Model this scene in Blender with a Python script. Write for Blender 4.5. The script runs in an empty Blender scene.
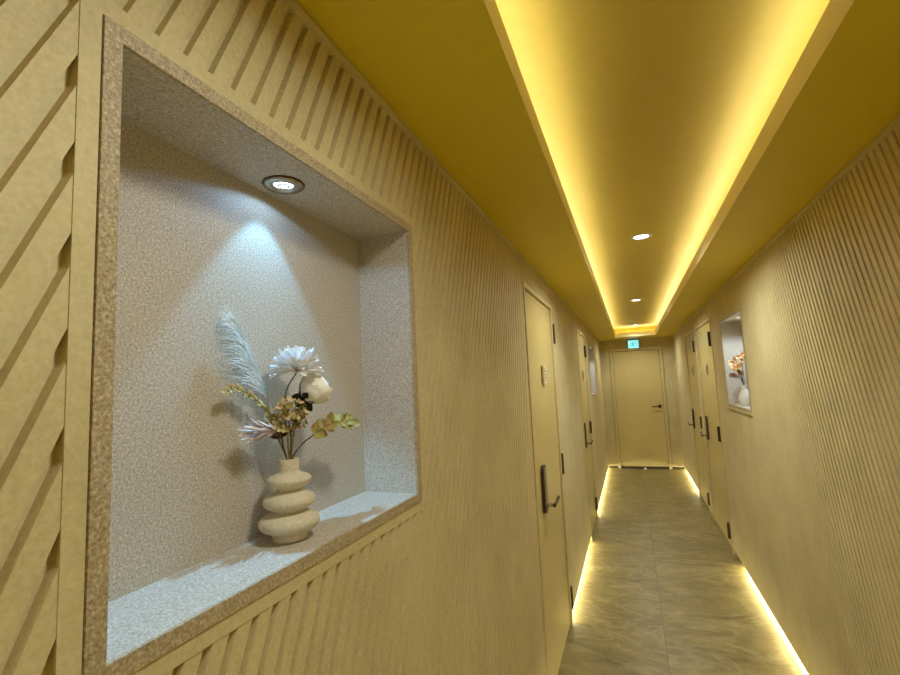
import bpy, bmesh, math, random
from mathutils import Vector, Matrix, Quaternion

C = bpy.context.scene.collection
PI = math.pi
V = Vector

# ------------------------------------------------------------------ dimensions (metres)
XL, XR = -0.457, 0.6825            # faces of the two ribbed walls
YB, YE = -3.4, 8.355               # behind the camera / end wall
ZC = 2.123                         # soffit
PITCH = 0.0355
TAN_L, TAN_R = math.tan(math.radians(67.5)), math.tan(math.radians(69.0))
GAP = 0.042                        # shadow gap under the wall panels

# ------------------------------------------------------------------ materials
def new_mat(name):
    m = bpy.data.materials.new(name); m.use_nodes = True
    nt = m.node_tree
    return m, nt, nt.nodes['Principled BSDF']

def node(nt, kind, **kw):
    n = nt.nodes.new(kind)
    for k, v in kw.items():
        if k in n.inputs: n.inputs[k].default_value = v
        else: setattr(n, k, v)
    return n

def ramp(nt, stops):
    r = nt.nodes.new('ShaderNodeValToRGB')
    el = r.color_ramp.elements
    while len(el) < len(stops): el.new(0.5)
    for e, (p, c) in zip(el, stops):
        e.position = p; e.color = (*c, 1)
    return r

def speckled(name, stops, scale, rough=0.6, bump=0.0, detail=3, spec=0.3, scale2=None, mix2=0.3, dist=0.0005, stretch=None):
    m, nt, b = new_mat(name)
    tc = nt.nodes.new('ShaderNodeTexCoord')
    src = tc.outputs['Object']
    if stretch:
        mp = nt.nodes.new('ShaderNodeMapping'); mp.inputs['Scale'].default_value = stretch
        nt.links.new(src, mp.inputs['Vector']); src = mp.outputs['Vector']
    n = node(nt, 'ShaderNodeTexNoise', Scale=scale, Detail=detail, Roughness=0.6)
    nt.links.new(src, n.inputs['Vector'])
    f = n.outputs['Fac']
    if scale2:
        n2 = node(nt, 'ShaderNodeTexNoise', Scale=scale2, Detail=2)
        nt.links.new(src, n2.inputs['Vector'])
        mx = nt.nodes.new('ShaderNodeMix'); mx.inputs[0].default_value = mix2
        nt.links.new(f, mx.inputs[2]); nt.links.new(n2.outputs['Fac'], mx.inputs[3])
        f = mx.outputs[0]
    r = ramp(nt, stops)
    nt.links.new(f, r.inputs['Fac']); nt.links.new(r.outputs['Color'], b.inputs['Base Color'])
    b.inputs['Roughness'].default_value = rough
    b.inputs['Specular IOR Level'].default_value = spec
    if bump:
        bp = node(nt, 'ShaderNodeBump', Strength=bump, Distance=dist)
        nt.links.new(f, bp.inputs['Height']); nt.links.new(bp.outputs['Normal'], b.inputs['Normal'])
    return m

M = {}
M['panel'] = speckled('panel board', [(0.28, (0.44, 0.36, 0.170)), (0.5, (0.56, 0.472, 0.238)), (0.74, (0.67, 0.575, 0.318))], 170, 0.62, 0.05, 4, scale2=5, mix2=0.4)
M['ceiling'] = speckled('ceiling paint', [(0.3, (0.60, 0.462, 0.02)), (0.7, (0.67, 0.52, 0.03))], 30, 0.5, 0.03, 4, scale2=1.5, mix2=0.5)  # warm light is put into this mustard base colour of a beige ceiling
M['tray'] = speckled('tray paint', [(0.3, (0.53, 0.415, 0.065)), (0.7, (0.59, 0.465, 0.085))], 30, 0.5, 0.03, 4, scale2=1.5, mix2=0.5)  # less saturated copy for the lit tray, warm light put into the colour
M['lip'] = speckled('cove lip paint', [(0.3, (0.82, 0.71, 0.40)), (0.7, (0.86, 0.75, 0.43))], 60, 0.55)  # base colour lightened to carry the cove glow that falls on the lip
M['stone'] = speckled('speckled stone', [(0.30, (0.26, 0.22, 0.155)), (0.44, (0.42, 0.37, 0.285)), (0.56, (0.52, 0.465, 0.375)), (0.70, (0.74, 0.68, 0.58))], 330, 0.55, 0.08, 4, dist=0.0004)
M['stone_tan'] = speckled('tan speckled stone edge', [(0.30, (0.19, 0.135, 0.065)), (0.44, (0.33, 0.255, 0.14)), (0.56, (0.42, 0.335, 0.20)), (0.70, (0.64, 0.55, 0.38))], 330, 0.55, 0.08, 4, dist=0.0004)
M['door'] = speckled('door laminate', [(0.2, (0.53, 0.42, 0.155)), (0.8, (0.57, 0.455, 0.18))], 40, 0.28, 0.0, 3, spec=0.5, stretch=(1, 1, 0.06))
M['frame'] = speckled('door frame', [(0.3, (0.53, 0.435, 0.20)), (0.7, (0.59, 0.49, 0.24))], 60, 0.45)
M['dark_metal'] = speckled('dark bronze metal', [(0.3, (0.030, 0.014, 0.009)), (0.7, (0.055, 0.028, 0.018))], 90, 0.4)
M['grey_metal'] = speckled('grey glass lock face', [(0.3, (0.11, 0.09, 0.07)), (0.7, (0.15, 0.125, 0.10))], 90, 0.3)
M['chrome'] = speckled('brushed metal', [(0.3, (0.35, 0.31, 0.25)), (0.7, (0.5, 0.45, 0.36))], 90, 0.25)
M['chrome'].node_tree.nodes['Principled BSDF'].inputs['Metallic'].default_value = 0.9
M['gap'] = speckled('shadow gap', [(0.3, (0.03, 0.024, 0.012)), (0.7, (0.045, 0.036, 0.018))], 40, 0.7)  # dark colour for the shade in the end recess, also the dark threshold
M['gasket'] = speckled('dark door gap', [(0.3, (0.10, 0.07, 0.02)), (0.7, (0.13, 0.09, 0.03))], 40, 0.7)  # dark tone painted in for the shade between leaf and frame
M['plate'] = speckled('pale sign plate', [(0.3, (0.62, 0.53, 0.34)), (0.7, (0.68, 0.59, 0.39))], 80, 0.4)
M['ink'] = speckled('grey lettering', [(0.3, (0.12, 0.10, 0.06)), (0.7, (0.15, 0.12, 0.08))], 80, 0.5)
M['white_ring'] = speckled('white lamp ring', [(0.3, (0.62, 0.64, 0.64)), (0.7, (0.7, 0.72, 0.72))], 80, 0.4)
M['black'] = speckled('black casing', [(0.3, (0.010, 0.014, 0.010)), (0.7, (0.02, 0.028, 0.02))], 80, 0.4)
M['ceramic'] = speckled('cream ceramic', [(0.35, (0.56, 0.49, 0.34)), (0.55, (0.64, 0.57, 0.41)), (0.7, (0.70, 0.63, 0.47))], 240, 0.5, 0.08, 3)
M['white_ceramic'] = speckled('white glazed ceramic', [(0.3, (0.75, 0.76, 0.75)), (0.7, (0.82, 0.83, 0.82))], 60, 0.12)
M['petal_white'] = speckled('white petal', [(0.3, (0.80, 0.80, 0.78)), (0.7, (0.88, 0.88, 0.87))], 120, 0.7)
M['petal_base'] = speckled('pink petal base', [(0.3, (0.62, 0.40, 0.27)), (0.7, (0.72, 0.52, 0.38))], 120, 0.7)
M['petal_cream'] = speckled('cream petal', [(0.3, (0.90, 0.88, 0.80)), (0.7, (0.94, 0.93, 0.88))], 120, 0.7)
M['petal_pink'] = speckled('pale pink petal', [(0.3, (0.66, 0.56, 0.54)), (0.7, (0.80, 0.72, 0.70))], 120, 0.7)
M['calyx_dark'] = speckled('dark green sepal', [(0.3, (0.008, 0.012, 0.006)), (0.7, (0.022, 0.022, 0.010))], 120, 0.6)
M['calyx_red'] = speckled('reddish brown sepal', [(0.3, (0.10, 0.045, 0.02)), (0.7, (0.17, 0.08, 0.035))], 120, 0.6)
M['leaf_yellow'] = speckled('yellow green leaf', [(0.3, (0.36, 0.31, 0.06)), (0.5, (0.52, 0.42, 0.13)), (0.68, (0.34, 0.17, 0.06))], 130, 0.55)
M['leaf_olive'] = speckled('olive leaf with rusty edge', [(0.32, (0.20, 0.20, 0.03)), (0.5, (0.33, 0.28, 0.06)), (0.64, (0.24, 0.09, 0.03))], 110, 0.5)
M['leaf_tan'] = speckled('tan floret', [(0.32, (0.34, 0.28, 0.09)), (0.5, (0.58, 0.46, 0.24)), (0.66, (0.68, 0.50, 0.36))], 110, 0.6)
M['stem'] = speckled('brown stem', [(0.3, (0.05, 0.028, 0.012)), (0.7, (0.085, 0.05, 0.02))], 120, 0.6)
M['stem_green'] = speckled('dull green stem', [(0.3, (0.13, 0.10, 0.03)), (0.7, (0.20, 0.16, 0.05))], 120, 0.6)
M['plume'] = speckled('pale plume', [(0.3, (0.70, 0.76, 0.74)), (0.7, (0.80, 0.86, 0.84))], 120, 0.8)
M['petal_orange'] = speckled('orange petal', [(0.32, (0.76, 0.36, 0.10)), (0.5, (0.86, 0.53, 0.22)), (0.66, (0.90, 0.72, 0.45))], 60, 0.6)
M['leaf_brown'] = speckled('brown leaf', [(0.3, (0.12, 0.05, 0.02)), (0.7, (0.20, 0.09, 0.035))], 60, 0.6)

def emit_mat(name, col, s):
    m, nt, b = new_mat(name)
    n = node(nt, 'ShaderNodeTexNoise', Scale=20.0)
    r = ramp(nt, [(0.0, tuple(c * 0.96 for c in col)), (1.0, col)])
    nt.links.new(n.outputs['Fac'], r.inputs['Fac'])
    nt.links.new(r.outputs['Color'], b.inputs['Emission Color'])
    b.inputs['Base Color'].default_value = (*col, 1)
    b.inputs['Emission Strength'].default_value = s
    return m
M['lamp_cool'] = emit_mat('cool lamp lens', (0.72, 0.92, 1.0), 6)
M['lamp_warm'] = emit_mat('warm lamp lens', (1.0, 0.95, 0.82), 8)
M['exit_face'] = emit_mat('exit sign face', (0.25, 0.78, 0.80), 0.75)
M['exit_figure'] = emit_mat('exit sign figure', (0.03, 0.38, 0.44), 0.5)

def floor_material():
    m, nt, b = new_mat('stone floor tile')
    L = nt.links.new
    tc = nt.nodes.new('ShaderNodeTexCoord')
    sep = nt.nodes.new('ShaderNodeSeparateXYZ'); L(tc.outputs['Object'], sep.inputs[0])
    def joint(out, off, size, w):
        a = node(nt, 'ShaderNodeMath', operation='SUBTRACT'); L(out, a.inputs[0]); a.inputs[1].default_value = off
        d = node(nt, 'ShaderNodeMath', operation='DIVIDE'); L(a.outputs[0], d.inputs[0]); d.inputs[1].default_value = size
        f = node(nt, 'ShaderNodeMath', operation='FRACT'); L(d.outputs[0], f.inputs[0])
        fl = node(nt, 'ShaderNodeMath', operation='FLOOR'); L(d.outputs[0], fl.inputs[0])
        s = node(nt, 'ShaderNodeMath', operation='SUBTRACT'); L(f.outputs[0], s.inputs[0]); s.inputs[1].default_value = 0.5
        ab = node(nt, 'ShaderNodeMath', operation='ABSOLUTE'); L(s.outputs[0], ab.inputs[0])
        g = node(nt, 'ShaderNodeMath', operation='GREATER_THAN'); L(ab.outputs[0], g.inputs[0]); g.inputs[1].default_value = 0.5 - w / size / 2
        return g.outputs[0], fl.outputs[0]
    jx, ix = joint(sep.outputs[0], 0.066, 0.60, 0.0035)
    jy, iy = joint(sep.outputs[1], 3.21, 1.06, 0.0045)
    mx = node(nt, 'ShaderNodeMath', operation='MAXIMUM'); L(jx, mx.inputs[0]); L(jy, mx.inputs[1])
    # every tile has its own patch of stone
    cmb = nt.nodes.new('ShaderNodeCombineXYZ'); L(ix, cmb.inputs[0]); L(iy, cmb.inputs[1])
    sc = node(nt, 'ShaderNodeVectorMath', operation='SCALE'); L(cmb.outputs[0], sc.inputs[0]); sc.inputs['Scale'].default_value = 3.7
    ad = node(nt, 'ShaderNodeVectorMath', operation='ADD'); L(tc.outputs['Object'], ad.inputs[0]); L(sc.outputs[0], ad.inputs[1])
    mp = nt.nodes.new('ShaderNodeMapping'); mp.inputs['Scale'].default_value = (1.0, 2.2, 1.0); mp.inputs['Rotation'].default_value = (0, 0, 0.35)
    L(ad.outputs[0], mp.inputs['Vector'])
    n1 = node(nt, 'ShaderNodeTexNoise', Scale=3.4, Detail=9, Roughness=0.66, Distortion=0.6); L(mp.outputs[0], n1.inputs['Vector'])
    n2 = node(nt, 'ShaderNodeTexNoise', Scale=14, Detail=6, Roughness=0.7); L(ad.outputs[0], n2.inputs['Vector'])
    mm = nt.nodes.new('ShaderNodeMix'); mm.inputs[0].default_value = 0.38; L(n1.outputs['Fac'], mm.inputs[2]); L(n2.outputs['Fac'], mm.inputs[3])
    r = ramp(nt, [(0.32, (0.10, 0.072, 0.018)), (0.44, (0.185, 0.140, 0.040)), (0.56, (0.26, 0.198, 0.062)), (0.68, (0.44, 0.35, 0.14))])
    L(mm.outputs[0], r.inputs['Fac'])
    v = node(nt, 'ShaderNodeTexNoise', Scale=1.7, Detail=5, Roughness=0.55, Distortion=1.6); L(mp.outputs[0], v.inputs['Vector'])
    va = node(nt, 'ShaderNodeMath', operation='SUBTRACT'); L(v.outputs['Fac'], va.inputs[0]); va.inputs[1].default_value = 0.5
    vb = node(nt, 'ShaderNodeMath', operation='ABSOLUTE'); L(va.outputs[0], vb.inputs[0])
    vr = ramp(nt, [(0.0, (0.30, 0.30, 0.30)), (0.05, (0, 0, 0))]); L(vb.outputs[0], vr.inputs['Fac'])
    vm = nt.nodes.new('ShaderNodeMix'); vm.data_type = 'RGBA'
    L(vr.outputs['Color'], vm.inputs[0]); L(r.outputs['Color'], vm.inputs[6]); vm.inputs[7].default_value = (0.47, 0.39, 0.22, 1)
    fm = nt.nodes.new('ShaderNodeMix'); fm.data_type = 'RGBA'
    L(mx.outputs[0], fm.inputs[0]); L(vm.outputs[2], fm.inputs[6]); fm.inputs[7].default_value = (0.11, 0.085, 0.035, 1)
    L(fm.outputs[2], b.inputs['Base Color'])
    rr = ramp(nt, [(0.3, (0.34,) * 3), (0.7, (0.48,) * 3)]); L(n1.outputs['Fac'], rr.inputs['Fac']); L(rr.outputs['Color'], b.inputs['Roughness'])
    b.inputs['Specular IOR Level'].default_value = 0.4
    bp = node(nt, 'ShaderNodeBump', Strength=0.12, Distance=0.002); L(n2.outputs['Fac'], bp.inputs['Height']); L(bp.outputs['Normal'], b.inputs['Normal'])
    return m
M['floor'] = floor_material()

# ------------------------------------------------------------------ object helpers
def obj(name, bm, mat, parent=None, smooth=False, merge=None, bevel=0, mats=None):
    if merge: bmesh.ops.remove_doubles(bm, verts=bm.verts, dist=merge)
    me = bpy.data.meshes.new(name); bm.to_mesh(me); bm.free()
    o = bpy.data.objects.new(name, me); C.objects.link(o)
    for x in (mats or [mat]): me.materials.append(x)
    if smooth:
        for p in me.polygons: p.use_smooth = True
    if bevel:
        b = o.modifiers.new('bevel', 'BEVEL'); b.width = bevel; b.segments = 2; b.limit_method = 'ANGLE'
    if parent:
        o.parent = parent
        o.matrix_parent_inverse = parent.matrix_basis.inverted()   # shapes are given in world metres
    return o

def thing(name, label, cat, loc=(0, 0, 0), group=None, kind=None):
    o = bpy.data.objects.new(name, None); C.objects.link(o)
    o.location = loc; o.empty_display_size = 0.05
    return tag(o, label, cat, group, kind)

def tag(o, label, cat=None, group=None, kind=None):
    o['label'] = label
    if cat: o['category'] = cat
    if group: o['group'] = group
    if kind: o['kind'] = kind
    return o

def box(bm, a, b):
    x0, x1 = sorted((a[0], b[0])); y0, y1 = sorted((a[1], b[1])); z0, z1 = sorted((a[2], b[2]))
    v = [bm.verts.new(p) for p in ((x0,y0,z0),(x1,y0,z0),(x1,y1,z0),(x0,y1,z0),(x0,y0,z1),(x1,y0,z1),(x1,y1,z1),(x0,y1,z1))]
    for f in ((0,3,2,1),(4,5,6,7),(0,1,5,4),(1,2,6,5),(2,3,7,6),(3,0,4,7)): bm.faces.new([v[i] for i in f])
    return bm

def boxes(*bs):
    bm = bmesh.new()
    for a, b in bs: box(bm, a, b)
    return bm

def bez(pts, n):
    """smooth curve through points (Catmull-Rom)"""
    P = [V(p) for p in pts]; P = [2 * P[0] - P[1]] + P + [2 * P[-1] - P[-2]]
    out = []; segs = len(P) - 3
    for i in range(n + 1):
        t = i / n * segs; k = min(int(t), segs - 1); t -= k
        a, b, c, d = P[k:k + 4]
        out.append(0.5 * ((2 * b) + (c - a) * t + (2 * a - 5 * b + 4 * c - d) * t * t + (3 * b - a - 3 * c + d) * t ** 3))
    return out

def tube(bm, path, r0, r1=None, sides=8, cap=True):
    r1 = r0 if r1 is None else r1
    path = [V(p) for p in path]; rings = []
    up = None
    for i, p in enumerate(path):
        d = (path[min(i + 1, len(path) - 1)] - path[max(i - 1, 0)]).normalized()
        if up is None: up = d.orthogonal().normalized()
        up = (up - d * up.dot(d)).normalized(); s = d.cross(up)
        r = r0 + (r1 - r0) * i / max(1, len(path) - 1)
        rings.append([bm.verts.new(p + r * (math.cos(2*PI*k/sides) * up + math.sin(2*PI*k/sides) * s)) for k in range(sides)])
    for a, b in zip(rings, rings[1:]):
        for k in range(sides): bm.faces.new((a[k], a[(k+1) % sides], b[(k+1) % sides], b[k]))
    if cap:
        bm.faces.new(rings[0][::-1]); bm.faces.new(rings[-1])
    return bm

def lathe(bm, prof, c, sides=48, axis=(0, 0, 1)):
    """revolve (radius, height) pairs about an axis through c"""
    ax = V(axis).normalized(); q = V((0, 0, 1)).rotation_difference(ax)
    rings = []
    for r, h in prof:
        if r < 1e-6: rings.append([bm.verts.new(V(c) + q @ V((0, 0, h)))])
        else: rings.append([bm.verts.new(V(c) + q @ V((r * math.cos(2*PI*k/sides), r * math.sin(2*PI*k/sides), h))) for k in range(sides)])
    for a, b in zip(rings, rings[1:]):
        for k in range(sides):
            k2 = (k + 1) % sides
            if len(a) == 1 and len(b) == 1: continue
            if len(a) == 1: bm.faces.new((a[0], b[k2], b[k]))
            elif len(b) == 1: bm.faces.new((a[k], a[k2], b[0]))
            else: bm.faces.new((a[k], a[k2], b[k2], b[k]))
    return bm

def petal(bm, base, d, n, length, width, curl=0.0, cup=0.0, wpos=0.55, tip=0.15, base_w=0.25, segs=5, mi=0, mi_base=None):
    """a leaf or petal: starts at base, runs along d, its face towards n, curling towards n"""
    d = V(d).normalized(); n = V(n); n = (n - d * n.dot(d)).normalized(); s = d.cross(n)
    rows = []
    for i in range(segs + 1):
        t = i / segs
        if t < wpos: w = base_w + (1 - base_w) * math.sin(t / wpos * PI / 2)
        else: w = tip + (1 - tip) * math.cos((t - wpos) / (1 - wpos) * PI / 2)
        w *= width / 2
        a = curl * t
        c = V(base) + length * t * (d * math.cos(a * 0.6) + n * math.sin(a * 0.6))
        nn = n * math.cos(a) - d * math.sin(a)
        rows.append([bm.verts.new(c + s * w * k + nn * cup * w * (k * k)) for k in (-1, -0.5, 0, 0.5, 1)])
    for i, (a, b) in enumerate(zip(rows, rows[1:])):
        for k in range(4):
            f = bm.faces.new((a[k], a[k+1], b[k+1], b[k]))
            f.smooth = True
            f.material_index = mi_base if (mi_base is not None and i == 0) else mi

def frame_from(ax):
    ax = V(ax).normalized(); u = ax.orthogonal().normalized(); return ax, u, ax.cross(u)

# ------------------------------------------------------------------ openings in the walls
# (y0, y1, z0, z1)
N_OUT = (0.2593, 0.9775, 1.2262, 1.8972)   # board surround of the near niche
N_STONE = (0.2788, 0.9722, 1.2456, 1.8783)
N_IN = (0.2977, 0.9522, 1.2658, 1.8591)
DOOR_L1 = (2.2266, 3.085, 0, 1.986)
DOOR_L2 = (4.6378, 5.455, 0, 1.986)
DOOR_R1 = (4.575, 5.565, 0, 1.984)
DOOR_R2 = (5.70, 6.62, 0, 1.984)
NICHE_R = (3.384, 4.135, 1.237, 1.905)
NICHE_L2 = (5.90, 6.78, 1.275, 1.925)
DEPTH = 0.131

def ribbed(side, holes):
    """slanted ribs: one sheet of raised flats and grooves, cut round the openings"""
    x = XL if side == 'left' else XR; s = -1 if side == 'left' else 1
    tan = TAN_L if side == 'left' else TAN_R
    t_ref = (0.559 - 2.102 / TAN_L) if side == 'left' else (1.493 - 2.094 / TAN_R)
    bm = bmesh.new(); z0, z1 = GAP, ZC
    deep = 0.0105
    prof = [(-0.185, 0.0), (-0.172, deep), (0.115, deep), (0.175, 0.0)]     # a groove with one steep and one chamfered side, then the raised flat
    k0 = int((YB - 0.9 - t_ref) / PITCH) - 2; k1 = int((YE - t_ref) / PITCH) + 2
    cols = []
    for k in range(k0, k1):
        for a, d in prof:
            t = t_ref + (k + a) * PITCH
            cols.append((bm.verts.new((x + s * d, t + z0 / tan, z0)), bm.verts.new((x + s * d, t + z1 / tan, z1))))
    for (a0, a1), (b0, b1) in zip(cols, cols[1:]): bm.faces.new((a0, b0, b1, a1) if side == 'left' else (a0, a1, b1, b0))
    def cut(co, no, clear_outer=False):
        bmesh.ops.bisect_plane(bm, geom=bm.verts[:] + bm.edges[:] + bm.faces[:], plane_co=co, plane_no=no, clear_outer=clear_outer)
    cut((0, YB, 0), (0, -1, 0), True); cut((0, YE, 0), (0, 1, 0), True)
    ys = sorted({h[0] for h in holes} | {h[1] for h in holes}); zs = sorted({h[2] for h in holes} | {h[3] for h in holes})
    for y in ys: cut((0, y, 0), (0, 1, 0))
    for z in zs:
        if z0 < z < z1: cut((0, 0, z), (0, 0, 1))
    dead = []
    for f in bm.faces:
        c = f.calc_center_median()
        if any(h[0] < c.y < h[1] and h[2] < c.z < h[3] for h in holes): dead.append(f)
    bmesh.ops.delete(bm, geom=dead, context='FACES')
    # underside of the panels and the recessed plinth behind the shadow gap
    bx = x + s * 0.075
    spans = []; y = YB
    for h in sorted(h for h in holes if h[2] == 0):
        spans.append((y, h[0])); y = h[1]
    spans.append((y, YE))
    for y0, y1 in spans:
        box(bm, (x + s * 0.0068, y0, GAP), (bx, y1, GAP + 0.004))
        box(bm, (bx, y0, 0), (bx + s * 0.02, y1, GAP + 0.004))
    o = obj('wall_' + side, bm, M['panel'])
    return o

wl = tag(ribbed('left', [N_OUT, DOOR_L1, DOOR_L2, NICHE_L2]), 'left corridor wall of khaki board with slanted raised ribs', 'wall', kind='structure')
wr = tag(ribbed('right', [DOOR_R1, DOOR_R2, NICHE_R]), 'right corridor wall of khaki board with slanted raised ribs', 'wall', kind='structure')

# floor
floor = tag(obj('floor', boxes(((XL - 0.12, YB, -0.05), (XR + 0.12, YE + 0.1, 0))), M['floor']), 'brown-grey stone tile floor of the corridor', 'floor', kind='structure')

# end wall (ribs run vertically) and an unseen bounce wall added behind the camera
E_DOOR = (-0.304, 0.5045, 1.972)
bm = bmesh.new(); xx = XL; n = 0
edge = []
while xx < XR - 1e-6:
    for a, d in ((0.0, 0.004), (0.30, 0.004), (0.34, 0.0), (0.96, 0.0)):
        px = min(xx + a * 0.0357, XR)
        edge.append((px, d))
    xx += 0.0357
edge.append((XR, 0.0))
cols = [(bm.verts.new((px, YE + d, 0.036)), bm.verts.new((px, YE + d, E_DOOR[2])), bm.verts.new((px, YE + d, ZC))) for px, d in edge]
for a, b in zip(cols, cols[1:]):
    if a[0].co.x == b[0].co.x: continue
    mid = (a[0].co.x + b[0].co.x) / 2
    if not (E_DOOR[0] + 0.01 < mid < E_DOOR[1] - 0.01): bm.faces.new((a[0], a[1], b[1], b[0]))
    bm.faces.new((a[1], a[2], b[2], b[1]))
for x0, x1 in ((XL - 0.08, E_DOOR[0]), (E_DOOR[1], XR + 0.08)):
    box(bm, (x0, YE + 0.004, 0.036), (x1, YE + 0.06, 0.04)); box(bm, (x0, YE + 0.045, 0), (x1, YE + 0.06, 0.04))
tag(obj('wall_end', bm, M['panel']), 'far end wall of khaki ribbed board around the end door', 'wall', kind='structure')
tag(obj('baseboard_end', boxes(((XL, YE + 0.012, 0.0), (E_DOOR[0], YE + 0.022, 0.036)), ((E_DOOR[1], YE + 0.012, 0.0), (XR, YE + 0.022, 0.036))), M['gap']),
    'dark recessed plinth under the far end wall', 'baseboard', kind='structure')  # dark strip set in where the recess is only unlit
tag(obj('wall_back', boxes(((XL - 0.1, YB - 0.05, 0), (XR + 0.1, YB, 2.3))), M['panel']), 'wall closing the corridor behind the viewpoint', 'wall', kind='structure')

# ceiling: two soffits, recessed tray with a cove for light behind each lip
CL, CR, CE = -0.176, 0.408, 7.829
LT, ZU = 2.191, 2.275              # top of the lip, underside of the raised tray
CW = 0.13                          # how far the cove runs back behind the lip
bm = bmesh.new()
def quad(bm, *p): bm.faces.new([bm.verts.new(q) for q in p])
T = 0.012
quad(bm, (XL - 0.1, YB, ZC), (CL, YB, ZC), (CL, YE, ZC), (XL - 0.1, YE, ZC))
quad(bm, (CR, YB, ZC), (XR + 0.1, YB, ZC), (XR + 0.1, YE, ZC), (CR, YE, ZC))
quad(bm, (CL, CE, ZC), (CR, CE, ZC), (CR, YE, ZC), (CL, YE, ZC))
# cove floors, cove backs
box(bm, (CL - CW, YB, ZC + 0.006), (CL - T, CE + CW, ZC + 0.012)); box(bm, (CR + T, YB, ZC + 0.006), (CR + CW, CE + CW, ZC + 0.012))
box(bm, (CL, CE + T, ZC + 0.006), (CR, CE + CW, ZC + 0.012))
box(bm, (CL - CW - 0.01, YB, ZC + 0.004), (CL - CW, CE + CW, ZU)); box(bm, (CR + CW, YB, ZC + 0.004), (CR + CW + 0.01, CE + CW, ZU))
box(bm, (CL - CW, CE + CW, ZC + 0.004), (CR + CW, CE + CW + 0.01, ZU))
n_soffit = len(bm.faces)
box(bm, (CL - CW - 0.01, YB, ZU), (CR + CW + 0.01, CE + CW + 0.01, ZU + 0.02))
bm.faces.ensure_lookup_table()
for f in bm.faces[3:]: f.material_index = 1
ceil = tag(obj('ceiling', bm, None, mats=[M['ceiling'], M['tray']]), 'mustard painted ceiling with a raised tray along the corridor', 'ceiling', kind='structure')
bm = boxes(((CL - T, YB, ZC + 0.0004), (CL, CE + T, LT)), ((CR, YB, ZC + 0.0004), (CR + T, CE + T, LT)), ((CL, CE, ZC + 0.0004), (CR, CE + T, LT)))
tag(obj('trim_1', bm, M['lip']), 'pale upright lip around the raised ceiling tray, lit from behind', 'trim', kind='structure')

# crown strips along the wall tops
def crown(name, x, s, label):
    bm = boxes(((x - s * 0.02, YB, 2.1045), (x + s * 0.0075, YE, 2.1165)), ((x - s * 0.02, YB, 2.1165), (x + s * 0.0035, YE, ZC + 0.001)))
    tag(obj(name, bm, M['panel']), label, 'trim', kind='structure')
crown('trim_2', XL, 1, 'slim board strip along the top of the left wall')
crown('trim_3', XR, -1, 'slim board strip along the top of the right wall')
bm = boxes(((XL, YE - 0.006, 2.106), (XR, YE, ZC + 0.001)))
tag(obj('trim_4', bm, M['panel']), 'slim board strip along the top of the far end wall', 'trim', kind='structure')

# ------------------------------------------------------------------ niches
def ring(bm, x0, x1, o, i):
    """rectangular ring between x0 and x1, outer o and inner i = (y0, y1, z0, z1)"""
    box(bm, (x0, o[0], o[2]), (x1, o[1], i[2])); box(bm, (x0, o[0], i[3]), (x1, o[1], o[3]))
    box(bm, (x0, o[0], i[2]), (x1, i[0], i[3])); box(bm, (x0, i[1], i[2]), (x1, o[1], i[3]))

def niche(x, s, outer, stone, inner, label, parent):
    """s: direction into the wall (-1 left, 1 right)"""
    bm = bmesh.new(); ring(bm, x - s * 0.0012, x + s * 0.012, outer, stone)
    obj('niche_surround', bm, M['panel'], parent)
    bm = bmesh.new()
    g = 0.0012
    so = (stone[0] + g, stone[1] - g, stone[2] + g, stone[3] - g)
    ring(bm, x - s * 0.0035, x + s * 0.0015, so, inner)
    obj('niche_edge', bm, M['stone_tan'], parent); bm = bmesh.new()
    b = x + s * DEPTH; t = 0.012
    ring(bm, x + s * 0.0015, b, (inner[0] - t, inner[1] + t, inner[2] - t, inner[3] + t), inner)
    box(bm, (b, inner[0] - t, inner[2] - t), (b + s * t, inner[1] + t, inner[3] + t))
    o = obj('niche_lining', bm, M['stone'], parent); o['label'] = label
    return o
niche(XL, -1, N_OUT, N_STONE, N_IN, 'beige speckled stone lining of the large near niche', wl)
def inset(h, d): return (h[0] + d, h[1] - d, h[2] + d, h[3] - d)
niche(XR, 1, NICHE_R, inset(NICHE_R, 0.006), inset(NICHE_R, 0.022), 'grey speckled stone lining of the niche in the right wall', wr)
niche(XL, -1, NICHE_L2, inset(NICHE_L2, 0.006), inset(NICHE_L2, 0.022), 'pale stone lining of the far niche in the left wall', wl)
obj('niche_sill', boxes(((XR - 0.010, NICHE_R[0] - 0.004, NICHE_R[2] - 0.012), (XR + 0.003, NICHE_R[1] + 0.004, NICHE_R[2] + 0.004))), M['frame'], wr)

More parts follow.
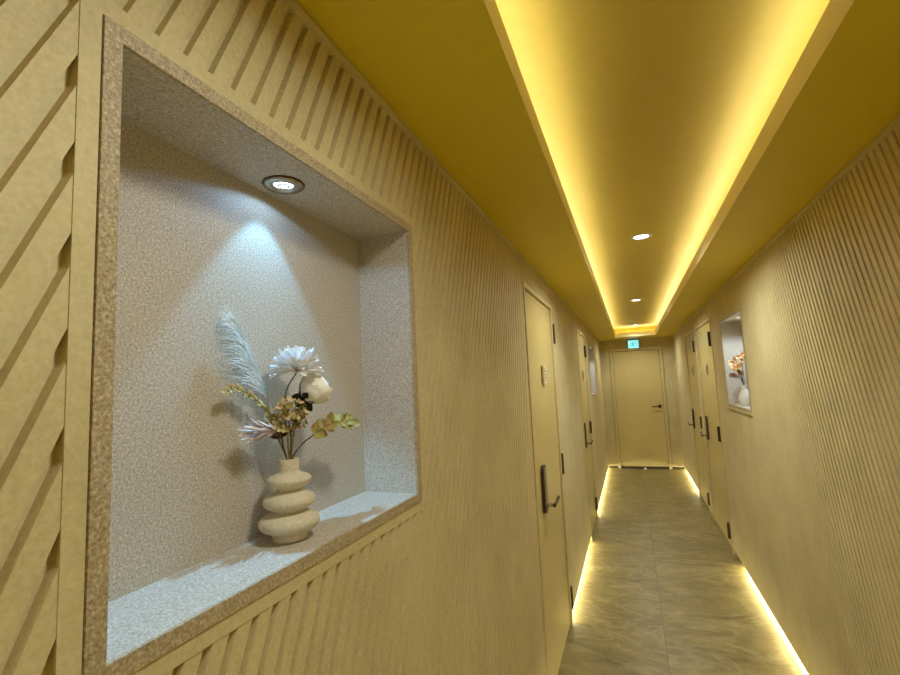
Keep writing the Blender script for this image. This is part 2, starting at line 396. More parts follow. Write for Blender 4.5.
# ------------------------------------------------------------------ doors in the side walls
def side_door(name, x, s, h, hinge_y, lock_y, lever_dir, label):
    """x: wall face, s: direction into the wall; hinge_y / lock_y: along the corridor"""
    y0, y1, z0, z1 = h; f = 0.024
    t = thing(name, label, 'door', (x, (y0 + y1) / 2, 0), kind='structure')
    bm = boxes(((x - s * 0.006, y0, 0), (x + s * 0.06, y0 + f, z1)), ((x - s * 0.006, y1 - f, 0), (x + s * 0.06, y1, z1)), ((x - s * 0.006, y0 + f, z1 - f), (x + s * 0.06, y1 - f, z1)))
    obj('door_frame', bm, M['frame'], t, bevel=0.0015)
    obj('door_gap', boxes(((x + s * 0.035, y0 + f, 0.0), (x + s * 0.06, y1 - f, z1 - f))), M['gasket'], t)
    g = 0.006
    obj('door_panel', boxes(((x + s * 0.006, y0 + f + g, 0.012), (x + s * 0.036, y1 - f - g, z1 - f - g))), M['door'], t, bevel=0.0015)
    # three hinges on the frame edge
    for z in (1.80, 0.967, 0.155):
        bm = bmesh.new(); box(bm, (x - s * 0.010, hinge_y - 0.017, z - 0.066), (x + s * 0.006, hinge_y + 0.017, z + 0.066))
        hg = obj('hinge', bm, M['dark_metal'], t, bevel=0.003)
        bm = bmesh.new(); tube(bm, [(x - s * 0.012, hinge_y, z - 0.064), (x - s * 0.012, hinge_y, z + 0.064)], 0.005, sides=10)
        obj('hinge_pin', bm, M['dark_metal'], hg, smooth=False)
    # long lock plate with a lever
    def plate(hw, zt, zb, xa, xb, r):
        bm = bmesh.new(); out = []
        for cy, cz, a0 in ((lock_y + hw - r, zt - r, 0), (lock_y - hw + r, zt - r, 1), (lock_y - hw + r, zb + r, 2), (lock_y + hw - r, zb + r, 3)):
            for k in range(7):
                a = (a0 + k / 6) * PI / 2; out.append((cy + r * math.cos(a), cz + r * math.sin(a)))
        va = [bm.verts.new((xa, a, b)) for a, b in out]; vb = [bm.verts.new((xb, a, b)) for a, b in out]
        bm.faces.new(va); bm.faces.new(vb[::-1])
        for k in range(len(out)): bm.faces.new((va[k], vb[k], vb[(k+1) % len(out)], va[(k+1) % len(out)]))
        bmesh.ops.recalc_face_normals(bm, faces=bm.faces); return bm
    lp = obj('lock_plate', plate(0.042, 1.068, 0.832, x + s * 0.006, x - s * 0.010, 0.030), M['dark_metal'], t)
    obj('lock_face', plate(0.030, 1.056, 0.844, x - s * 0.010, x - s * 0.0115, 0.022), M['grey_metal'], lp)
    zl = 0.872
    bm = bmesh.new(); lathe(bm, [(0, 0), (0.016, 0), (0.016, 0.006), (0.009, 0.009), (0.009, 0.042), (0, 0.042)], (x - s * 0.0112, lock_y, zl), 20, (-s, 0, 0))
    lv = obj('lever_neck', bm, M['chrome'], t, smooth=False)
    d = lever_dir; xk = x - s * 0.049
    bm = bmesh.new(); tube(bm, bez([(xk, lock_y - d * 0.012, zl), (xk, lock_y + d * 0.03, zl), (xk, lock_y + d * 0.075, zl + 0.001), (xk - s * 0.004, lock_y + d * 0.115, zl + 0.016)], 12), 0.0095, 0.007, 10)
    obj('lever', bm, M['dark_metal'], lv, smooth=True)
    # room sign on the door, a plate stood off a dark backing
    yc = (y0 + y1) / 2
    sg = obj('room_sign', boxes(((x + s * 0.006, yc - 0.040, 1.484), (x + s * 0.001, yc + 0.040, 1.580))), M['ink'], t)
    obj('sign_plate', boxes(((x + s * 0.001, yc - 0.044, 1.480), (x - s * 0.010, yc + 0.046, 1.584))), M['plate'], sg, bevel=0.002)
    bm = boxes(*[((x - s * 0.0095, yc - 0.002, z), (x - s * 0.0107, yc + 0.034, z + 0.007)) for z in (1.512, 1.530, 1.548)])
    box(bm, (x - s * 0.0095, yc - 0.030, 1.494), (x - s * 0.0107, yc - 0.019, 1.572))
    obj('sign_marks', bm, M['ink'], sg)
    return t
side_door('door_2', XL, -1, DOOR_L1, DOOR_L1[1] + 0.004, 2.45, 1, 'near door in the left wall, flush khaki leaf with dark hinges')
side_door('door_3', XL, -1, DOOR_L2, DOOR_L2[1] - 0.06, 4.79, 1, 'far door in the left wall, just before its small niche')
side_door('door_4', XR, 1, DOOR_R1, DOOR_R1[0] + 0.11, 5.41, 1, 'door in the right wall nearest the small niche with orange flowers')
side_door('door_5', XR, 1, DOOR_R2, DOOR_R2[0] + 0.09, 6.52, 1, 'farther door in the right wall, nearest the end wall')

# end door
t = thing('door_1', 'plain khaki door closing the far end of the corridor', 'door', ((E_DOOR[0] + E_DOOR[1]) / 2, YE, 0), kind='structure')
x0, x1, zt = E_DOOR; f = 0.042
obj('door_frame', boxes(((x0, YE - 0.022, 0), (x0 + f, YE + 0.06, zt)), ((x1 - f, YE - 0.022, 0), (x1, YE + 0.06, zt)), ((x0 + f, YE - 0.022, zt - f), (x1 - f, YE + 0.06, zt))), M['frame'], t, bevel=0.003)
obj('door_gap', boxes(((x0 + f, YE + 0.045, 0), (x1 - f, YE + 0.06, zt - f))), M['gasket'], t)
obj('door_panel', boxes(((x0 + f + 0.004, YE + 0.008, 0.035), (x1 - f - 0.004, YE + 0.046, zt - f - 0.005))), M['door'], t, bevel=0.002)
obj('threshold', boxes(((x0 + f, YE - 0.012, 0), (x1 - f, YE + 0.044, 0.022))), M['gap'], t)
bm = bmesh.new(); lathe(bm, [(0, 0), (0.030, 0), (0.030, 0.008), (0.011, 0.012), (0.011, 0.052), (0, 0.052)], (0.405, YE + 0.008, 1.0), 24, (0, -1, 0))
rs = obj('handle_rose', bm, M['dark_metal'], t)
bm = bmesh.new(); tube(bm, bez([(0.412, YE - 0.042, 1.0), (0.37, YE - 0.044, 1.0), (0.33, YE - 0.044, 0.999), (0.285, YE - 0.04, 0.996)], 10), 0.010, 0.008, 10)
obj('lever', bm, M['dark_metal'], rs, smooth=True)
bm = bmesh.new(); lathe(bm, [(0, 0), (0.020, 0), (0.020, 0.014), (0.014, 0.022), (0, 0.023)], (0.105, YE - 0.03, 0.0), 20)
tag(obj('door_stop', bm, M['white_ring'], smooth=False), 'small pale stud on the floor at the middle of the end door', 'door stop')

# ------------------------------------------------------------------ exit sign above the end door
def exit_sign():
    cx, y, zc = 0.083, YE - 0.024, 2.034
    t = thing('exit_sign', 'small lit cyan exit sign above the end door', 'sign', (cx, YE, zc))
    w, h = 0.094, 0.077
    obj('casing', boxes(((cx - w, y - 0.004, zc - h), (cx + w, YE - 0.006, zc + h))), M['black'], t, bevel=0.004)
    obj('sign_face', boxes(((cx - w + 0.012, y - 0.0065, zc - h + 0.010), (cx + w - 0.012, y - 0.004, zc + h - 0.014))), M['exit_face'], t)
    # running figure and doorway
    yf = y - 0.0075; s = 0.105; bm = bmesh.new()
    def P(a, b): return (cx - 0.012 + a * s, yf, zc + b * s)
    def limb(pts, r):
        for a, b in zip(pts, pts[1:]):
            a, b = V(P(*a)), V(P(*b)); d = (b - a).normalized(); q = V((-d.z, 0, d.x)) * r
            vs = [a - d * r * 0.5 + q, a - d * r * 0.5 - q, b + d * r * 0.5 - q, b + d * r * 0.5 + q]
            bm.faces.new([bm.verts.new(v) for v in vs])
    limb([(0.06, 0.22), (-0.02, -0.08)], 0.0085)
    limb([(-0.02, -0.08), (0.16, -0.16), (0.12, -0.40)], 0.006)
    limb([(-0.02, -0.08), (-0.12, -0.26), (-0.34, -0.24)], 0.006)
    limb([(0.06, 0.20), (0.22, 0.10), (0.34, 0.20)], 0.005)
    limb([(0.05, 0.20), (-0.14, 0.20), (-0.22, 0.04)], 0.005)
    bm.faces.new([bm.verts.new(P(0.13 + 0.085 * math.cos(a), 0.37 + 0.085 * math.sin(a))) for a in [2 * PI * k / 14 for k in range(14)]])
    limb([(0.50, -0.44), (0.50, 0.46)], 0.004); limb([(0.50, 0.46), (0.72, 0.46)], 0.004); limb([(0.72, 0.46), (0.72, -0.44)], 0.004)
    obj('running_figure', bm, M['exit_figure'], t)
exit_sign()

# ------------------------------------------------------------------ recessed lamps
def downlight(loc, r, label, cat, group, lens, ring_mat, lf=0.70):
    """loc on the surface; looks straight down"""
    t = thing('recessed_downlight', label, cat, loc, group)
    bm = bmesh.new()
    lathe(bm, [(r * 0.98, -0.0005), (r, -0.003), (r * 0.93, -0.0055), (r * (lf + 0.10), -0.0058), (r * lf, -0.003), (r * (lf - 0.04), -0.0005), (r * 0.98, -0.0005)], loc, 40)
    obj('trim_ring', bm, ring_mat, t, smooth=True)
    bm = bmesh.new(); lathe(bm, [(r * lf, -0.0008), (r * (lf - 0.04), -0.0012), (0, -0.0016)], loc, 40)
    b = obj('lens', bm, lens, t, smooth=True)
    return t
DL = [(0.115, 2.765, ZU), (0.112, 5.09, ZU), (0.123, 7.60, ZU)]
for p, l in zip(DL, ('nearest of the three round white downlights in the ceiling tray', 'middle of the three round white downlights in the ceiling tray', 'farthest of the three round white downlights, nearest the end door')):
    downlight(p, 0.056, l, 'ceiling light', 'downlights along the ceiling tray', M['lamp_warm'], M['white_ring'])
NL = (-0.535, 0.628, N_IN[3])
t = downlight(NL, 0.0335, 'round silver spotlight in the top of the large near niche', 'spotlight', None, M['lamp_cool'], M['chrome'], 0.50)
bm = bmesh.new(); lathe(bm, [(0.0335, -0.0002), (0.0352, -0.0002), (0.0352, -0.0022), (0.0335, -0.0026), (0.0335, -0.0002)], NL, 40)
obj('outer_rim', bm, M['dark_metal'], t, smooth=True)  # dark ring drawn as the shadow line around the trim ring
bm = bmesh.new(); lathe(bm, [(0.0075, -0.0050), (0.0075, -0.0022), (0.0098, -0.0022), (0.0098, -0.0050), (0.0075, -0.0050)], NL, 32)
obj('reflector_ring', bm, M['chrome'], t, smooth=True)
NR = (0.748, 3.775, inset(NICHE_R, 0.022)[3])
downlight(NR, 0.030, 'small round spotlight in the top of the right wall niche', 'spotlight', None, M['lamp_cool'], M['white_ring'])

# ------------------------------------------------------------------ vase and dried flowers in the near niche
VX, VY, VZ = -0.529, 0.6275, N_IN[2]
rnd = random.Random(7)
def vase():
    t = thing('bubble_vase', 'cream ceramic vase of three stacked rings holding the dried flowers', 'vase', (VX, VY, VZ))
    key = [(0.0235, 0.0), (0.0258, 0.002), (0.0266, 0.008), (0.031, 0.0135), (0.0425, 0.0195), (0.0472, 0.0275), (0.0445, 0.0355), (0.033, 0.0415), (0.0245, 0.0455),
           (0.027, 0.0485), (0.0365, 0.0535), (0.0404, 0.0605), (0.0375, 0.0680), (0.0275, 0.0735), (0.0197, 0.0780), (0.0215, 0.0810), (0.0305, 0.0865), (0.0346, 0.0930),
           (0.0320, 0.0985), (0.0215, 0.1030), (0.0166, 0.1065), (0.0161, 0.115), (0.0161, 0.1235), (0.0157, 0.1262), (0.0148, 0.1268), (0.0138, 0.1260), (0.0130, 0.122), (0.0130, 0.09)]
    pts = bez([(r, h, 0) for r, h in key], 120)
    bm = bmesh.new(); lathe(bm, [(0, 0)] + [(p.x, p.y) for p in pts] + [(0, 0.088)], (VX, VY, VZ), 64)
    obj('vase_body', bm, M['ceramic'], t, smooth=True)
vase()
MOUTH = V((VX, VY, VZ + 0.1262)); INSIDE = V((VX, VY, VZ + 0.095))
def stem_from(off, pts, r0, r1, n=18):
    bm = bmesh.new(); tube(bm, bez([INSIDE + V(off) * 0.6, MOUTH + V(off)] + [V(p) for p in pts], n), r0, r1, 7); return bm

def chrysanthemum():
    c = V((-0.524, 0.6405, 1.537))
    t = thing('chrysanthemum', 'white shaggy daisy-like bloom, topmost flower in the vase', 'flower', MOUTH)
    obj('stem', stem_from((0.001, -0.001, 0), [(-0.527, 0.622, 1.43), (-0.528, 0.616, 1.47), (-0.527, 0.622, 1.505), c - V((0, -0.003, 0.004))], 0.0016, 0.0013), M['stem_green'], t, smooth=True)
    bm = bmesh.new(); ax, u, v = frame_from((0.02, -0.16, 1))
    for layer, (n, el, ln, w) in enumerate([(20, -8, 0.040, 0.0105), (20, 10, 0.042, 0.0115), (18, 28, 0.042, 0.0115), (15, 46, 0.040, 0.011), (11, 62, 0.037, 0.010), (7, 78, 0.033, 0.009)]):
        for k in range(n):
            a = 2 * PI * (k + 0.37 * layer + rnd.uniform(-.22, .22)) / n; e = math.radians(el + rnd.uniform(-7, 7))
            rad = u * math.cos(a) + v * math.sin(a)
            d = rad * math.cos(e) + ax * math.sin(e); nn = ax * math.cos(e) - rad * math.sin(e)
            petal(bm, c + d * 0.004, d, nn, ln * rnd.uniform(.86, 1.08), w * rnd.uniform(.85, 1.1), rnd.uniform(-.1, .55), 0.5, 0.72, 0.55, 0.22, 6, 0, 1)
    obj('petals', bm, None, t, mats=[M['petal_white'], M['petal_base']])
    bm = bmesh.new(); lathe(bm, [(0, -0.006), (0.004, -0.005), (0.0075, -0.001), (0.006, 0.003), (0, 0.004)], c, 14, ax)
    obj('calyx', bm, M['petal_base'], t, smooth=True)
chrysanthemum()

def rose():
    base = V((-0.5255, 0.6660, 1.4885)); ax, u, v = frame_from((0.60, 0.44, 0.64))
    t = thing('rose', 'rounded cream white rose facing right, backed by dark sepals', 'flower', MOUTH)
    obj('stem', stem_from((0.003, 0.002, 0), [(-0.524, 0.633, 1.43), (-0.524, 0.645, 1.465), base], 0.0016, 0.0014), M['stem_green'], t, smooth=True)
    bm = bmesh.new()
    # overlapping broad petals on a globe
    R = 0.0265; ctr = base + ax * 0.0235
    lathe(bm, [(R * 0.8 * math.sin(PI * k / 10), -R * 0.8 * math.cos(PI * k / 10)) for k in range(11)], ctr, 20, ax)
    for ring_i, (n, th0, th1, rr) in enumerate([(5, 3.05, 1.15, 1.0), (5, 3.0, 0.95, 0.93), (5, 2.9, 0.70, 0.82), (4, 2.8, 0.5, 0.66), (3, 2.6, 0.3, 0.45)]):
        for k in range(n):
            a0 = 2 * PI * (k + 0.5 * ring_i + rnd.uniform(-.12, .12)) / n; half = PI / n * 1.30; jit = rnd.uniform(-.09, .09); cutoff = rnd.uniform(-.25, .30)
            rows = []
            for i in range(9):
                s = i / 8; th = th0 + (th1 + cutoff - th0) * s
                row = []
                for j in range(7):
                    q = (j - 3) / 3; a = a0 + half * q
                    th2 = th + 0.28 * q * q * s
                    r = R * rr * (1 + jit + 0.05 * s * (1 - q * q) + 0.06 * q + 0.035 * math.sin(5 * q + 3 * k + ring_i) * s * s + 0.13 * max(0, s - .7) * 3.3)
                    row.append(bm.verts.new(ctr + (u * math.cos(a) + v * math.sin(a)) * r * math.sin(th2) + ax * r * math.cos(th2)))
                rows.append(row)
            for x, y in zip(rows, rows[1:]):
                for j in range(6): bm.faces.new((x[j], x[j+1], y[j+1], y[j])).smooth = True
    obj('petals', bm, M['petal_cream'], t)
    bm = bmesh.new()
    for k in range(6):
        a = 2 * PI * k / 6 + 0.3; rad = u * math.cos(a) + v * math.sin(a)
        petal(bm, base - ax * 0.003 + rad * 0.001, rad * 0.95 + ax * 0.15, ax, 0.025 * rnd.uniform(.85, 1.15), 0.0145, 0.5, 0.3, 0.4, 0.1, 0.5)
    rt = V((0.79, 0.61, 0)); nf = V((0.61, -0.79, 0.15))
    for a, b, ln in ((-0.9, 0.35, 0.021), (0.55, -0.8, 0.026), (-0.25, -0.9, 0.019), (0.85, -0.2, 0.020), (-0.6, -0.5, 0.018), (-0.1, 0.9, 0.018)):
        petal(bm, base - ax * 0.004 + nf * 0.003, rt * a + V((0, 0, b)), nf, ln, 0.0155, -0.4, 0.3, 0.45, 0.1, 0.4)
    lathe(bm, [(0, -0.007), (0.005, -0.004), (0.0075, 0.001), (0.005, 0.006), (0, 0.007)], base, 12, ax)
    obj('sepals', bm, M['calyx_dark'], t)
rose()

def twig(name, label, off, pts, leaf, mat, stem_mat, n_leaf, start, ln, w, mats2=None, spread=0.9, buds=False, seed=1, tipfall=0.55):
    r = random.Random(seed)
    t = thing(name, label, 'foliage', MOUTH)
    obj('stem', stem_from(off, pts, 0.0015, 0.0008, 30), stem_mat, t, smooth=True)
    path = bez([MOUTH + V(off)] + [V(p) for p in pts], 200); bm = bmesh.new()
    for k in range(n_leaf):
        s = start + (1 - start) * (k + 0.3) / n_leaf; i = min(int(s * 200), 198)
        p = path[i]; d = (path[i + 1] - path[i]).normalized()
        side = V((0.6, 0.25, 0.75)).cross(d).normalized()
        q = Quaternion(d, r.uniform(-0.7, 0.7)); side = (q @ side) * (1 if k % 2 else -1)
        dd = (d * (1 - spread * 0.55) + side * spread * 0.8).normalized()
        nn = V((0.75, -0.45, 0.35)) + V((r.uniform(-.5, .5), r.uniform(-.5, .5), r.uniform(-.5, .5)))
        sz = (1 - (1 - tipfall) * (k / n_leaf)) * r.uniform(.8, 1.15)
        petal(bm, p, dd, nn, ln * sz, w * sz, r.uniform(-.2, .6), 0.35, leaf, 0.12, 0.25)
    p = path[-1]; d = (path[-1] - path[-4]).normalized()
    petal(bm, p, d, (0.7, -0.4, 0.5), ln * 0.8 * tipfall, w * 0.8 * tipfall, 0.2, 0.3, leaf, 0.1, 0.25)
    obj('leaves', bm, mat, t)
    return t, path
t, path = twig('leafy_sprig', 'yellow green sprig of narrow leaves arching to the left', (-0.003, -0.002, 0), [(-0.545, 0.621, 1.425), (-0.552, 0.613, 1.458), (-0.557, 0.596, 1.482), (-0.560, 0.572, 1.500), (-0.561, 0.548, 1.509), (-0.560, 0.527, 1.504)],
     0.45, M['leaf_yellow'], M['stem_green'], 60, 0.26, 0.0165, 0.0060, seed=3, tipfall=0.5)
bm = bmesh.new(); r2 = random.Random(5)
for k in range(16):
    i = 120 + k * 5; p = path[i] + V((r2.uniform(-.004, .006), r2.uniform(-.004, .004), r2.uniform(-.006, .008)))
    lathe(bm, [(0, -0.0022), (0.0013, -0.001), (0.0015, 0.0005), (0.0008, 0.002), (0, 0.0026)], p, 7, (r2.uniform(-1, 1), r2.uniform(-1, 0), r2.uniform(0, 1)))
obj('buds', bm, M['leaf_tan'], t, smooth=True)
twig('leafy_sprig', 'olive sprig of rounded rust-edged leaves reaching to the right', (0.004, 0.003, 0), [(-0.517, 0.645, 1.413), (-0.510, 0.662, 1.424), (-0.505, 0.690, 1.437), (-0.500, 0.722, 1.442), (-0.497, 0.742, 1.440), (-0.495, 0.764, 1.439)],
     0.5, M['leaf_olive'], M['stem'], 22, 0.34, 0.0235, 0.0165, seed=9, spread=0.85, tipfall=0.95)

def florets():
    r = random.Random(21); c = V((-0.528, 0.626, 1.458))
    t = thing('floret_cluster', 'cluster of small tan and olive florets in the middle of the vase', 'flower', MOUTH)
    obj('stem', stem_from((0.001, 0.002, 0), [(-0.525, 0.628, 1.425), c], 0.0018, 0.001), M['stem'], t, smooth=True)
    bm = bmesh.new(); bs = bmesh.new()
    for k in range(62):
        d = V((r.gauss(0, 1), r.gauss(0, 1), r.gauss(0.1, 1))).normalized(); rad = r.uniform(0.35, 1)
        p = c + V((d.x * 0.024, d.y * 0.036, d.z * 0.034)) * rad
        if p.x < -0.575: continue
        tube(bs, [c.lerp(p, 0.2), p], 0.0005, 0.0004, 5)
        ax, u, v = frame_from(d + V((0.35, -0.3, 0.35)))
        for q in range(4):
            a = 2 * PI * q / 4 + r.uniform(-.3, .3); rr = u * math.cos(a) + v * math.sin(a)
            petal(bm, p, rr + ax * 0.35, ax, r.uniform(.0075, .0115), r.uniform(.006, .0085), 0.4, 0.3, 0.5, 0.2, 0.3, 4, 0 if r.random() < .62 else 1)
    obj('petals', bm, None, t, mats=[M['leaf_tan'], M['leaf_olive']])
    obj('branchlets', bs, M['stem_green'], t)
florets()

def drooping():
    base = V((-0.540, 0.6225, 1.4375))
    t = thing('drooping_flower', 'pale pink narrow-petalled bloom pointing left, low in the vase', 'flower', MOUTH)
    obj('stem', stem_from((-0.001, -0.004, 0), [(-0.536, 0.6225, 1.413), base], 0.0015, 0.0014), M['stem'], t, smooth=True)
    ax, u, v = frame_from((-0.06, -1, 0.10)); r = random.Random(4)
    bm = bmesh.new()
    for layer, (n, el, ln) in enumerate([(9, 17, 0.058), (8, 10, 0.068), (6, 4, 0.078)]):
        for k in range(n):
            a = 2 * PI * (k + .4 * layer + r.uniform(-.25, .25)) / n; e = math.radians(el + r.uniform(-6, 6)); rad = u * math.cos(a) + v * math.sin(a)
            d = ax * math.cos(e) + rad * math.sin(e)
            petal(bm, base + d * 0.006, d, ax * -0.1 - rad, ln * r.uniform(.7, 1.08), 0.0075, r.uniform(-.35, .1), 0.4, 0.6, 0.25, 0.3)
    obj('petals', bm, M['petal_pink'], t)
    bm = bmesh.new(); lathe(bm, [(0, -0.010), (0.004, -0.008), (0.0088, 0.0), (0.0085, 0.008), (0.007, 0.014), (0.004, 0.015)], base, 14, ax)
    for k in range(5):
        a = 2 * PI * k / 5; rad = u * math.cos(a) + v * math.sin(a)
        petal(bm, base - ax * 0.006 + rad * 0.004, ax * 0.65 + rad * 0.75, rad, 0.021, 0.012, -0.5, 0.3, 0.45, 0.1, 0.4)
    obj('calyx', bm, M['calyx_red'], t)
drooping()

def pampas():
    r = random.Random(11)
    t = thing('pampas_plume', 'tall feathery pale pampas plume leaning left behind the blooms', 'pampas grass', MOUTH)
    pts = [(-0.552, 0.626, 1.44), (-0.565, 0.620, 1.493), (-0.569, 0.606, 1.530), (-0.572, 0.594, 1.556), (-0.573, 0.583, 1.579), (-0.573, 0.571, 1.599), (-0.572, 0.560, 1.616)]
    obj('stem', stem_from((-0.006, 0.0, 0), pts, 0.0014, 0.0004, 30), M['plume'], t, smooth=True)
    path = bez(pts, 100); bm = bmesh.new()
    lim = -0.5865
    for k in range(620):
        sp = r.random(); i = int(16 + sp * 83); p = path[min(i, 99)]; d = (path[min(i + 1, 100)] - path[i - 1]).normalized()
        base = math.atan2(d.z, d.y)
        side = 1 if r.random() < 0.72 else -1                 # +1 to the left, -1 up and to the right
        turn = math.radians(r.uniform(6, 62) if side > 0 else -r.uniform(4, 40))
        ln = r.uniform(0.028, 0.088) * (1.0 - 0.52 * sp) * (1.0 if side > 0 else 0.8)
        a0 = base + turn * 0.8; a1 = base + turn * 1.35
        dx = r.uniform(-.05, .20)
        d0 = V((dx, math.cos(a0), math.sin(a0))); d1 = V((dx, math.cos(a1), math.sin(a1)))
        w = V((0.62, 0.5, 0.1)).cross(d0).normalized(); prev = None
        for j in range(7):
            q = j / 6; c = p + d0 * ln * q * (1 - q * 0.5) + d1 * ln * q * q * 0.5
            c.x = max(c.x, lim); hw = 0.0005 * (1 - 0.7 * q)
            a, b = bm.verts.new(c - w * hw), bm.verts.new(c + w * hw)
            if prev: bm.faces.new((prev[0], prev[1], b, a))
            prev = (a, b)
    obj('plume', bm, M['plume'], t)
pampas()

# ------------------------------------------------------------------ right niche: white vase with orange flowers
def right_niche():
    vx, vy, vz = 0.742, 3.84, inset(NICHE_R, 0.022)[2]
    t = thing('bud_vase', 'small glossy white vase in the right wall niche', 'vase', (vx, vy, vz))
    prof = bez([(0.026, 0, 0), (0.030, 0.004, 0), (0.040, 0.03, 0), (0.042, 0.055, 0), (0.034, 0.085, 0), (0.020, 0.112, 0), (0.017, 0.130, 0), (0.021, 0.143, 0), (0.019, 0.144, 0), (0.014, 0.130, 0), (0.014, 0.10, 0)], 50)
    bm = bmesh.new(); lathe(bm, [(0, 0)] + [(p.x, p.y) for p in prof] + [(0, 0.098)], (vx, vy, vz), 36)
    obj('vase_body', bm, M['white_ceramic'], t, smooth=True)
    m = V((vx, vy, vz + 0.143)); ins = V((vx, vy, vz + 0.105)); r = random.Random(8)
    t = thing('orange_blossom_spray', 'spray of orange blossoms standing in the white niche vase', 'flower', m)
    bs, bp = bmesh.new(), bmesh.new()
    for off, tip in (((-.003, .003, 0), (0.715, 3.89, 1.585)), ((.003, -.002, 0), (0.742, 3.80, 1.645)), ((0, .004, 0), (0.730, 3.95, 1.560))):
        pth = bez([ins, m + V(off), m.lerp(V(tip), .5) + V((0, 0, .02)), V(tip)], 20); tube(bs, pth, 0.002, 0.001, 6)
        for k in range(7):
            p = pth[20 - k] + V((r.uniform(-.030, .025), r.uniform(-.04, .04), r.uniform(-.025, .02)))
            tube(bs, [pth[max(3, 19 - k * 2)], p], 0.0008, 0.0006, 5)
            ax, u, v = frame_from((-0.7 + r.uniform(-.4, .4), -0.6 + r.uniform(-.4, .4), r.uniform(-.2, .7)))
            for q in range(5):
                a = 2 * PI * q / 5; d = u * math.cos(a) + v * math.sin(a)
                petal(bp, p, d + ax * .3, ax, r.uniform(.018, .028), 0.018, .3, .3, .55, .3, .3, 4)
    obj('stems', bs, M['stem'], t); obj('petals', bp, M['petal_orange'], t)
    t = thing('brown_leaf_sprig', 'drooping dark brown leaves below the orange blossoms', 'foliage', m)
    bs, bl = bmesh.new(), bmesh.new()
    for tip, s in (((0.705, 3.93, 1.452), 0.075), ((0.712, 3.87, 1.443), 0.07), ((0.735, 3.97, 1.455), 0.06), ((0.72, 3.80, 1.470), 0.055)):
        tip = V(tip); pth = bez([ins, m, m.lerp(tip, .6) + V((0, 0, .035)), tip], 12); tube(bs, pth, 0.0016, 0.0009, 6)
        petal(bl, pth[10], (tip - m).normalized() + V((0, 0, -.35)), (-.5, -.5, .7), s, s * 0.55, .2, .2, .45, .08, .3)
    obj('stems', bs, M['stem'], t); obj('leaves', bl, M['leaf_brown'], t)
right_niche()

# ------------------------------------------------------------------ lights
def area(name, loc, sx, sy, direction, power, col, spread=180):
    d = bpy.data.lights.new(name, 'AREA'); d.shape = 'RECTANGLE'; d.size = sx; d.size_y = sy
    d.energy = power; d.color = col; d.spread = math.radians(spread)
    o = bpy.data.objects.new(name, d); C.objects.link(o); o.location = loc
    z = -V(direction).normalized(); y = V((0, 1, 0)); y = (y - z * y.dot(z)).normalized() if abs(z.y) < 0.9 else V((1, 0, 0))
    x = y.cross(z); o.matrix_world = Matrix((( x.x, y.x, z.x, loc[0]), (x.y, y.y, z.y, loc[1]), (x.z, y.z, z.z, loc[2]), (0, 0, 0, 1)))
    return o
def spot(name, loc, target, power, col, angle, blend, size):
    d = bpy.data.lights.new(name, 'SPOT'); d.energy = power; d.color = col; d.spot_size = math.radians(angle); d.spot_blend = blend; d.shadow_soft_size = size
    o = bpy.data.objects.new(name, d); C.objects.link(o); o.location = loc
    o.rotation_euler = (V(target) - V(loc)).to_track_quat('-Z', 'Y').to_euler()
    return o
WARM = (1.0, 0.87, 0.55)
LED = (1.0, 0.90, 0.50)
def linear_falloff(o):
    """lamp output that fades with distance rather than its square, like the wide lens of the fitting"""
    d = o.data; d.use_nodes = True; nt = d.node_tree
    e = nt.nodes['Emission']; f = nt.nodes.new('ShaderNodeLightFalloff'); f.inputs['Strength'].default_value = 1.0
    nt.links.new(f.outputs['Linear'], e.inputs['Strength'])
    return o
ln = CE - YB
for x, dx in ((CL - 0.040, 0.9), (CR + 0.040, -0.9)):
    area('cove_lamp', (x, (YB + CE) / 2, LT - 0.015), 0.02, ln, (dx, 0, 1), 7.9 * ln / 9.43, WARM)
area('cove_lamp', ((CL + CR) / 2, CE + 0.045, LT - 0.015), CR - CL, 0.02, (0, -0.9, 1), 1.3, WARM)
for x, s, spans in ((XL, -1, ((YB, 2.2), (3.10, 4.62), (5.48, YE))), (XR, 1, ((YB, 4.30), (6.66, YE)))):
    for y0, y1 in spans:
        area('plinth_lamp', (x + s * 0.035, (y0 + y1) / 2, GAP - 0.006), 0.012, y1 - y0 - 0.02, (-s * 1.1, 0, -1), 2.1 * (y1 - y0), LED)
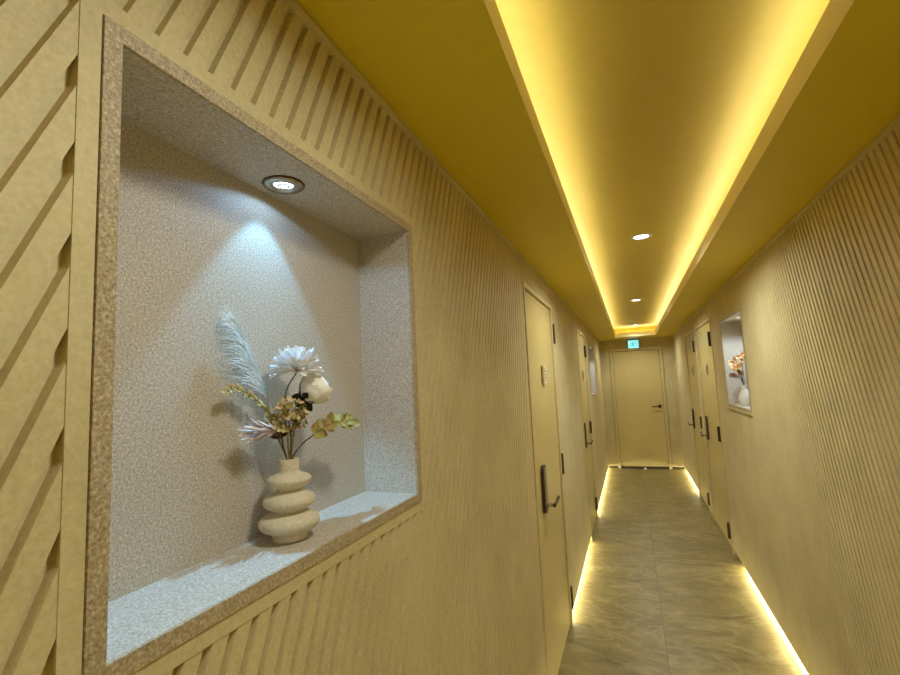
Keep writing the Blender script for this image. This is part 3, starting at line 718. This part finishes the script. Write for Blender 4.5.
for p in DL + [(0.112, 0.44, ZU), (0.112, -2.0, ZU)]:  # last two continue the row unseen, added to light the near walls
    spot('downlight_lamp', (p[0], p[1], p[2] - 0.095), (p[0], p[1], 0), (24 if p[1] < 4 else 18) if p[1] > 1 else (11.5 if p[1] > 0 else 36), (1.0, 1.02, 0.91), 165, 0.8, 0.06)
linear_falloff(spot('niche_lamp', (NL[0], NL[1], NL[2] - 0.006), (NL[0] - 0.055, NL[1], NL[2] - 0.42), 10.5, (0.24, 0.66, 1.15), 76, 0.34, 0.008))
linear_falloff(spot('niche_lamp_spill', (NL[0], NL[1], NL[2] - 0.006), (NL[0], NL[1], 1.2), 3.1, (0.44, 0.76, 1.22), 162, 0.15, 0.010))
spot('niche_lamp', (NR[0], NR[1], NR[2] - 0.012), (NR[0], NR[1], 1.2), 6.5, (0.70, 0.86, 1.0), 155, 0.4, 0.02)
spot('niche_lamp', (-0.52, 6.34, 1.89), (-0.52, 6.34, 1.2), 6.0, (0.80, 0.90, 1.0), 150, 0.4, 0.02)

# ------------------------------------------------------------------ camera and view
cam = bpy.data.cameras.new('camera'); cam.sensor_width = 36; cam.lens = 18.666; cam.clip_start = 0.02; cam.clip_end = 50
co = bpy.data.objects.new('camera', cam); C.objects.link(co)
F = V((-0.3542, 0.9297, 0.1006)).normalized(); R = V((0.9319, 0.3600, -0.0454)); R = (R - F * R.dot(F)).normalized(); U = R.cross(F)
co.matrix_world = Matrix(((R.x, U.x, -F.x, 0), (R.y, U.y, -F.y, 0), (R.z, U.z, -F.z, 1.5), (0, 0, 0, 1)))
sc = bpy.context.scene; sc.camera = co
w = bpy.data.worlds.new('world'); sc.world = w; w.use_nodes = True
w.node_tree.nodes['Background'].inputs['Color'].default_value = (0.02, 0.018, 0.012, 1)
sc.view_settings.view_transform = 'Standard'; sc.view_settings.look = 'None'
sc.view_settings.exposure = 0.70; sc.view_settings.gamma = 1.12
sc.cycles.max_bounces = 14; sc.cycles.diffuse_bounces = 10
